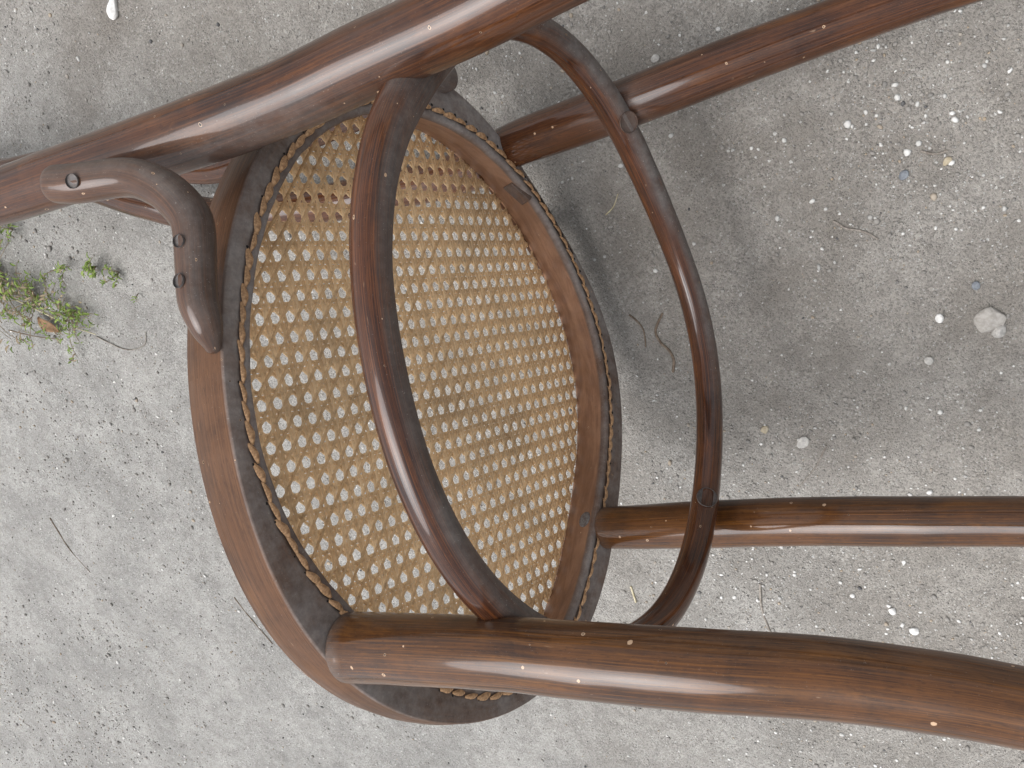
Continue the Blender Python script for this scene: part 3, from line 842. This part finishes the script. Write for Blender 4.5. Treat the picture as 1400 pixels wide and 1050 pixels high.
# ---- seat frame: one bent ring with an oval outline
HF = [-0.0133, -0.00287, -0.00432, 0.00134, 0.00253, 0.00254, -0.00032, -0.00188]
HI = [-0.01053, -0.00092, 0.00095, -0.00314, 0.00245, 0.00244, -0.0014, 0.00091]
r_out = lambda t: 0.2 + harm(HF, t)
r_in = lambda t: 0.17583 + harm(HI, t)
ICX, ICY = -0.00126, -0.00082
T_ = 0.0352
M_joint = plain('joint_line', (0.30, 0.20, 0.14), (0.10, 0.06, 0.04), 400, 0.8)
def seat_frame():
    n = 360
    th = np.linspace(0, 2 * math.pi, n, endpoint=False)
    ro = r_out(th)
    # inner outline as distance from the outer centre
    xi = ICX + r_in(th) * np.cos(th); yi = ICY + r_in(th) * np.sin(th)
    ti = np.unwrap(np.arctan2(yi, xi)); ri0 = np.hypot(xi, yi)
    o = np.argsort(ti % (2*math.pi))
    ri = np.interp(th, (ti % (2*math.pi))[o], ri0[o], period=2*math.pi)
    wv = 1 + 0.02 * vnoise(th * 9, th * 0, 31)
    # profile: (weight towards outer, radial offset, z, dust)
    prof = []
    for a in np.linspace(0, 1, 4):                       # outer wall, slightly bellied
        prof.append((1, -0.0020 + 0.0016 * math.sin(a * math.pi) + 0.001 * a, -T_ + 0.0022 + a * (T_ - 0.0040), 0.05))
    for a in np.linspace(0.2, 1, 4) * math.pi / 2:       # rounded outer lower edge
        prof.append((1, -0.0012 - 0.0012 * (1 - math.cos(a)) + 0.0002, -0.0018 + 0.0018 * math.sin(a), 0.25 + 0.6 * a / 1.57))
    prof.append((1, -0.0050, 0.0, 0.95))
    prof.append((0, 0.0098, 0.0, 0.95))
    prof.append((0, 0.0082, -0.0005, 0.9))               # shallow gutter that carries the binding
    prof.append((0, 0.0070, -0.0013, 0.5))
    prof.append((0, 0.0056, -0.0013, 0.5))
    prof.append((0, 0.0042, -0.0003, 0.85))
    prof.append((0, 0.0014, -0.0002, 0.95))
    prof.append((0, 0.0002, -0.0016, 0.9))
    prof.append((0, -0.0004, -0.0042, 0.55))
    prof.append((0, 0.0002, -0.0064, 0.10))
    prof.append((0, 0.0045, -0.0220, 0.04))
    prof.append((0, 0.0092, -T_ + 0.0010, 0.04))
    prof.append((0, 0.0105, -T_ - 0.0005, 0.04))
    prof.append((1, -0.0060, -T_ - 0.0005, 0.04))
    prof.append((1, -0.0035, -T_ + 0.0002, 0.04))
    m = len(prof)
    V = np.zeros((m, n, 3)); dust = np.zeros((m, n)); s = np.zeros(m)
    for k, (wt_, off, z, d) in enumerate(prof):
        r = (ro if wt_ else ri) * 1.0 + off
        if not wt_:
            r = r + 0.0003 * vnoise(th * 22, th * 0, 77)
        V[k, :, 0] = r * np.cos(th); V[k, :, 1] = r * np.sin(th); V[k, :, 2] = z
        dust[k] = d
    # the inner wall at the back and the whole rear part of the outer wall carry more dust
    for k in range(1, m):
        s[k] = s[k-1] + np.linalg.norm(V[k, 0] - V[k-1, 0])
    faces, uv = [], []
    for k in range(m):
        k2 = (k + 1) % m
        s1 = s[k2] if k2 else s[-1] + 0.003
        for j in range(n):
            j2 = (j + 1) % n
            faces.append((k*n+j, k*n+j2, k2*n+j2, k2*n+j))
            u0 = j / n * 1.24; u1 = (j + 1) / n * 1.24
            uv += [(u0, s[k]), (u1, s[k]), (u1, s1), (u0, s1)]
    lighter = np.zeros((m, n))  # set on the inner wall only, for its paler brown
    lighter[[k for k in range(m) if prof[k][0] == 0 and -T_ < prof[k][2] < -0.006]] = 1.0
    o = mesh_obj('seat_frame', V.reshape(-1, 3), faces, M_seat, chair, True, uv, {'dust': dust.ravel(), 'lighter': lighter.ravel()}, LOC)
    # long slanting scarf joint of the bent rim, seen on the outer wall
    SV, SF = [], []
    for i in range(41):
        f = i / 40
        a = math.radians(50 + 24 * f + 0.8 * math.sin(f * 9))
        r = float(r_out(np.array(a))) - 0.0002 + 0.0001 * math.sin(f * math.pi)
        z = -T_ + 0.004 + (T_ - 0.0075) * f
        for dz in (-0.00028, 0.00028):
            SV.append((r * math.cos(a), r * math.sin(a), z + dz))
        if i:
            SF.append((2*i-2, 2*i, 2*i+1, 2*i-1))
    s = mesh_obj('scarf_joint', SV, SF, M_joint, o, True)
    return o, th, ri
seat, TH, RI = seat_frame()
ri_at = lambda a: float(np.interp(a % (2*math.pi), TH, RI, period=2*math.pi))

# binding stitches in the gutter and the dark thread holes beside them
def stitch_mesh(k):
    rg = np.random.default_rng(50 + k)
    V, F = [], []
    n = 8
    for i in range(n + 1):
        t = i / n
        x = (t - 0.5) * 0.0128
        w = 0.0024 * (0.30 + 0.70 * math.sin(math.pi * min(max(t, 0.06), 0.94)))
        z = 0.0018 * math.sin(math.pi * t) + 0.0001
        sh = 0.0010 * (t - 0.5) * 2
        for j, (a, b) in enumerate(((-1, -0.35), (-0.6, 0.3), (0, 0.55), (0.6, 0.3), (1, -0.35))):
            V.append((x, a * w + sh + rg.uniform(-1, 1) * 0.00012, z + b * 0.0008))
    for i in range(n):
        for j in range(4):
            F.append((i*5+j, (i+1)*5+j, (i+1)*5+j+1, i*5+j+1))
    me = bpy.data.meshes.new('cane_stitch')
    me.from_pydata(V, [], F)
    me.polygons.foreach_set('use_smooth', [True] * len(F))
    me.materials.append(M_stitch)
    return me
SM = [stitch_mesh(k) for k in range(5)]
NST = 104
HV, HF_ = [], []
for i in range(NST):
    a = 2 * math.pi * i / NST
    aj = a + random.uniform(-0.004, 0.004)
    r = ri_at(aj) + 0.0064 + random.uniform(-0.0004, 0.0004)
    p = np.array([r * math.cos(aj), r * math.sin(aj), -0.0006])
    r2 = ri_at(aj + 0.02) + 0.0064
    q = np.array([r2 * math.cos(aj + 0.02), r2 * math.sin(aj + 0.02), 0]) - p
    o = bpy.data.objects.new('cane_stitch', SM[i % 5]); COL.objects.link(o)
    o.parent = seat
    o.location = p
    o.rotation_euler = (random.uniform(-0.15, 0.15), random.uniform(-0.03, 0.03), math.atan2(q[1], q[0]) + random.uniform(-0.05, 0.03))
    o.scale = (random.uniform(0.9, 1.02), random.uniform(0.7, 1.05), random.uniform(0.8, 1.1))
    # hole on the outer side, a small sunk-looking dark pit with its torn edge
    ah = a + math.pi / NST
    rh = ri_at(ah) + 0.0089
    c = np.array([rh * math.cos(ah), rh * math.sin(ah), 0.00012])
    b = len(HV); k = 9
    adeg = math.degrees(ah) % 360
    if not (170 < adeg < 310) and random.random() > 0.35:
        continue
    rs = random.uniform(0.0008, 0.0013) * (1.0 if 170 < adeg < 310 else 0.7)
    for j in range(k):
        aa = 2 * math.pi * j / k
        q_ = rs * random.uniform(0.75, 1.25)
        HV.append((c[0] + q_ * math.cos(aa), c[1] + q_ * math.sin(aa), c[2]))
    HV.append((c[0], c[1], c[2]))
    for j in range(k):
        HF_.append((b + j, b + (j + 1) % k, b + k))
h = mesh_obj('thread_holes', HV, HF_, M_hole, seat, False); h['kind'] = 'stuff'

# ---- the cane webbing, woven strand by strand
def webbing():
    r_c = lambda t: 0.18475 + harm(HI, t) - 0.0002
    ang = math.radians(9.8)
    U = np.array([math.cos(ang), math.sin(ang)]); Vv = np.array([-U[1], U[0]])
    pu, pv = 0.01115, 0.01225         # hole pitch along U and along V
    O = np.array([-0.0156, 0.0472])   # centre of one hole
    tt = np.linspace(0, 2 * math.pi, 721)
    poly = np.stack([ICX + r_c(tt) * np.cos(tt), ICY + r_c(tt) * np.sin(tt)], 1)
    VV, FF, TN = [], [], []
    Z0 = -0.0342
    def strand(p0, d, width, zf, tn, layer):
        # clip infinite line to the outline
        nrm = np.array([-d[1], d[0]])
        s = (poly - p0) @ nrm
        cr = []
        for i in range(len(s) - 1):
            if s[i] * s[i+1] < 0:
                t = s[i] / (s[i] - s[i+1])
                cr.append(((poly[i] * (1-t) + poly[i+1] * t) - p0) @ d)
        if len(cr) < 2: return
        a, b = min(cr), max(cr)
        if b - a < 0.006: return
        n = max(3, int((b - a) / 0.0026))
        ts = np.linspace(a, b, n)
        ph = random.uniform(0, 6)
        base = len(VV)
        prof = ((-0.5, -0.00012), (-0.36, 0.00022), (0, 0.00034), (0.36, 0.00022), (0.5, -0.00012))
        wp = p0 + np.outer(ts, d)
        wob = 0.00022 * vnoise(ts * 70 + ph * 9, ts * 0, 5) + 0.00033 * vnoise(wp[:, 0] * 38 + d[0] * 20, wp[:, 1] * 38, 15)
        wid = width * (1 + 0.10 * vnoise(ts * 120 + ph, ts * 0, 6))
        for k, t in enumerate(ts):
            p = p0 + d * t
            z = Z0 + zf(t) + 0.0012 * math.sin(p[0] * 11 + 1) * math.cos(p[1] * 9)
            for wv_, zz in prof:
                q = p + nrm * (wv_ * wid[k] + wob[k])
                VV.append((q[0], q[1], z + zz))
                TN.append(tn)
        for k in range(n - 1):
            for j in range(4):
                FF.append((base+k*5+j, base+(k+1)*5+j, base+(k+1)*5+j+1, base+k*5+j+1))
    w1 = 0.00262
    for i in range(-20, 21):
        for s in (-1, 1):
            # strands running along U (between rows)
            p0 = O + Vv * ((i + 0.5) * pv + s * 0.00145 + random.uniform(-1, 1) * 0.00012)
            strand(p0, U, w1, lambda t, s=s: -0.0004 + 0.00030 * s * math.sin(2 * math.pi * (t / pu)), random.uniform(0.1, 0.8), 0)
            p0 = O + U * ((i + 0.5) * pu + s * 0.00135 + random.uniform(-1, 1) * 0.00012)
            strand(p0, Vv, w1, lambda t, s=s: -0.00030 * s * math.sin(2 * math.pi * (t / pv)) + 0.0005, random.uniform(0.3, 1.0), 1)
    for sg in (1, -1):
        d = U * pu + Vv * pv * sg
        ln = np.linalg.norm(d); d = d / ln
        for i in range(-40, 41):
            p0 = O + U * pu * (i + 0.5)
            strand(p0, d, 0.0021, lambda t, sg=sg, ln=ln: (0.0008 if sg > 0 else -0.0001) + 0.00035 * math.sin(2 * math.pi * t / ln * 2 + (0 if sg > 0 else 1.6)),
                   random.uniform(0.2, 0.9), 2)
    o = mesh_obj('cane_webbing', VV, FF, M_cane, chair, True, None, {'tint': TN}, LOC)
    o['kind'] = 'stuff'
webbing()

# ---- screws, plugs and the repair block
def nearest(o, p):
    ok, co, nr, idx = o.closest_point_on_mesh(Vector(p))
    return np.array(co), np.array(nr)

def disc(name, host, p, r, h, mat, label=None, dome=0.35, slot=None, slot_mat=None, seg=22, grow=1.0, sink=0.0003):
    co, nr = nearest(host, p)
    nr = nr / np.linalg.norm(nr)
    ref = np.array([0, 0, 1.0]) if abs(nr[2]) < 0.8 else np.array([0, 1.0, 0])
    a = np.cross(ref, nr); a /= np.linalg.norm(a); b = np.cross(nr, a)
    prof = [(1.0, -0.001), (1.0, h * (1 - dome)), (0.93, h * (1 - dome * 0.3)), (0.6, h), (0.0, h * 1.03)]
    V, F = [], []
    for (rf, z) in prof[:-1]:
        for j in range(seg):
            t = 2 * math.pi * j / seg
            V.append(co + (a * math.cos(t) * grow + b * math.sin(t)) * r * rf + nr * (z - sink))
    V.append(co + nr * (prof[-1][1] - sink))
    for k in range(len(prof) - 2):
        for j in range(seg):
            F.append((k*seg+j, k*seg+(j+1) % seg, (k+1)*seg+(j+1) % seg, (k+1)*seg+j))
    k = len(prof) - 2
    for j in range(seg):
        F.append((k*seg+j, k*seg+(j+1) % seg, len(V) - 1))
    uv = []
    o = mesh_obj(name, V, F, mat, host, True, None, {'dust': [0.6] * len(V)})
    shade_flat_ends(o, 35)
    if label: o['label'] = label
    if slot is not None:
        d = a * math.cos(slot) + b * math.sin(slot); e = np.cross(nr, d)
        L, W = r * 0.86, r * 0.13
        c = co + nr * (h * 1.03 - sink - 0.0001)
        SV = []
        for z in (-0.0004, 0.00025):
            for x, y in ((-L, -W), (L, -W), (L, W), (-L, W)):
                SV.append(c + d * x + e * y + nr * z)
        SF = [(4,5,6,7), (0,1,5,4), (1,2,6,5), (2,3,7,6), (3,0,4,7)]
        mesh_obj('slot', SV, SF, slot_mat or M_hole, o, False)
    return o
disc('screw', ring, (-0.0688, -0.1635, 0.1075), 0.0072, 0.0004, M_brace, 'dust-covered round plug')
disc('screw', ring, (-0.1120, 0.0868, 0.1075), 0.0070, 0.0011, M_screwd, 'dark slotted screw head', slot=0.3)
disc('screw', brace, (0.2320, -0.1050, -0.0500), 0.0038, 0.0003, M_dustscrew, 'dull grey screw head')
disc('screw', brace, (0.2039, -0.0433, 0.0014), 0.0036, 0.0004, M_dustscrew)
disc('screw', brace, (0.2055, -0.0629, 0.0036), 0.0032, 0.0004, M_dustscrew)
disc('screw', seat, (-0.1330, 0.0960, -0.0130), 0.0062, 0.0010, M_screw, 'grey screw head with chipped varnish round it')

def box_part(name, host, p, sx, sy, sz, rot, mat, label=None):
    co, nr = nearest(host, p)
    nr = nr / np.linalg.norm(nr)
    a = np.cross(np.array([0, 0, 1.0]), nr); a /= np.linalg.norm(a); b = np.cross(nr, a)
    a2 = a * math.cos(rot) + b * math.sin(rot); b2 = np.cross(nr, a2)
    V = []
    for z, g in ((-0.002, 1.0), (sz * 0.7, 1.0), (sz, 0.9)):
        for x, y in ((-1, -1), (1, -0.85), (0.95, 1), (-1, 0.9)):
            V.append(co + a2 * x * sx / 2 * g + b2 * y * sy / 2 * g + nr * z)
    F = [(0,1,5,4), (1,2,6,5), (2,3,7,6), (3,0,4,7), (4,5,9,8), (5,6,10,9), (6,7,11,10), (7,4,8,11), (8,9,10,11)]
    uv = [(0.01 * k, 0.003 * k) for f in F for k in range(len(f))]
    o = mesh_obj(name, V, F, mat, host, False, uv, {'dust': [0.55] * len(V)})
    if label: o['label'] = label
    return o
box_part('repair_block', seat, (-0.0900, -0.1500, -0.0110), 0.020, 0.013, 0.0022, 0.25, M_brace, 'small dusty wooden block let into the inner wall')
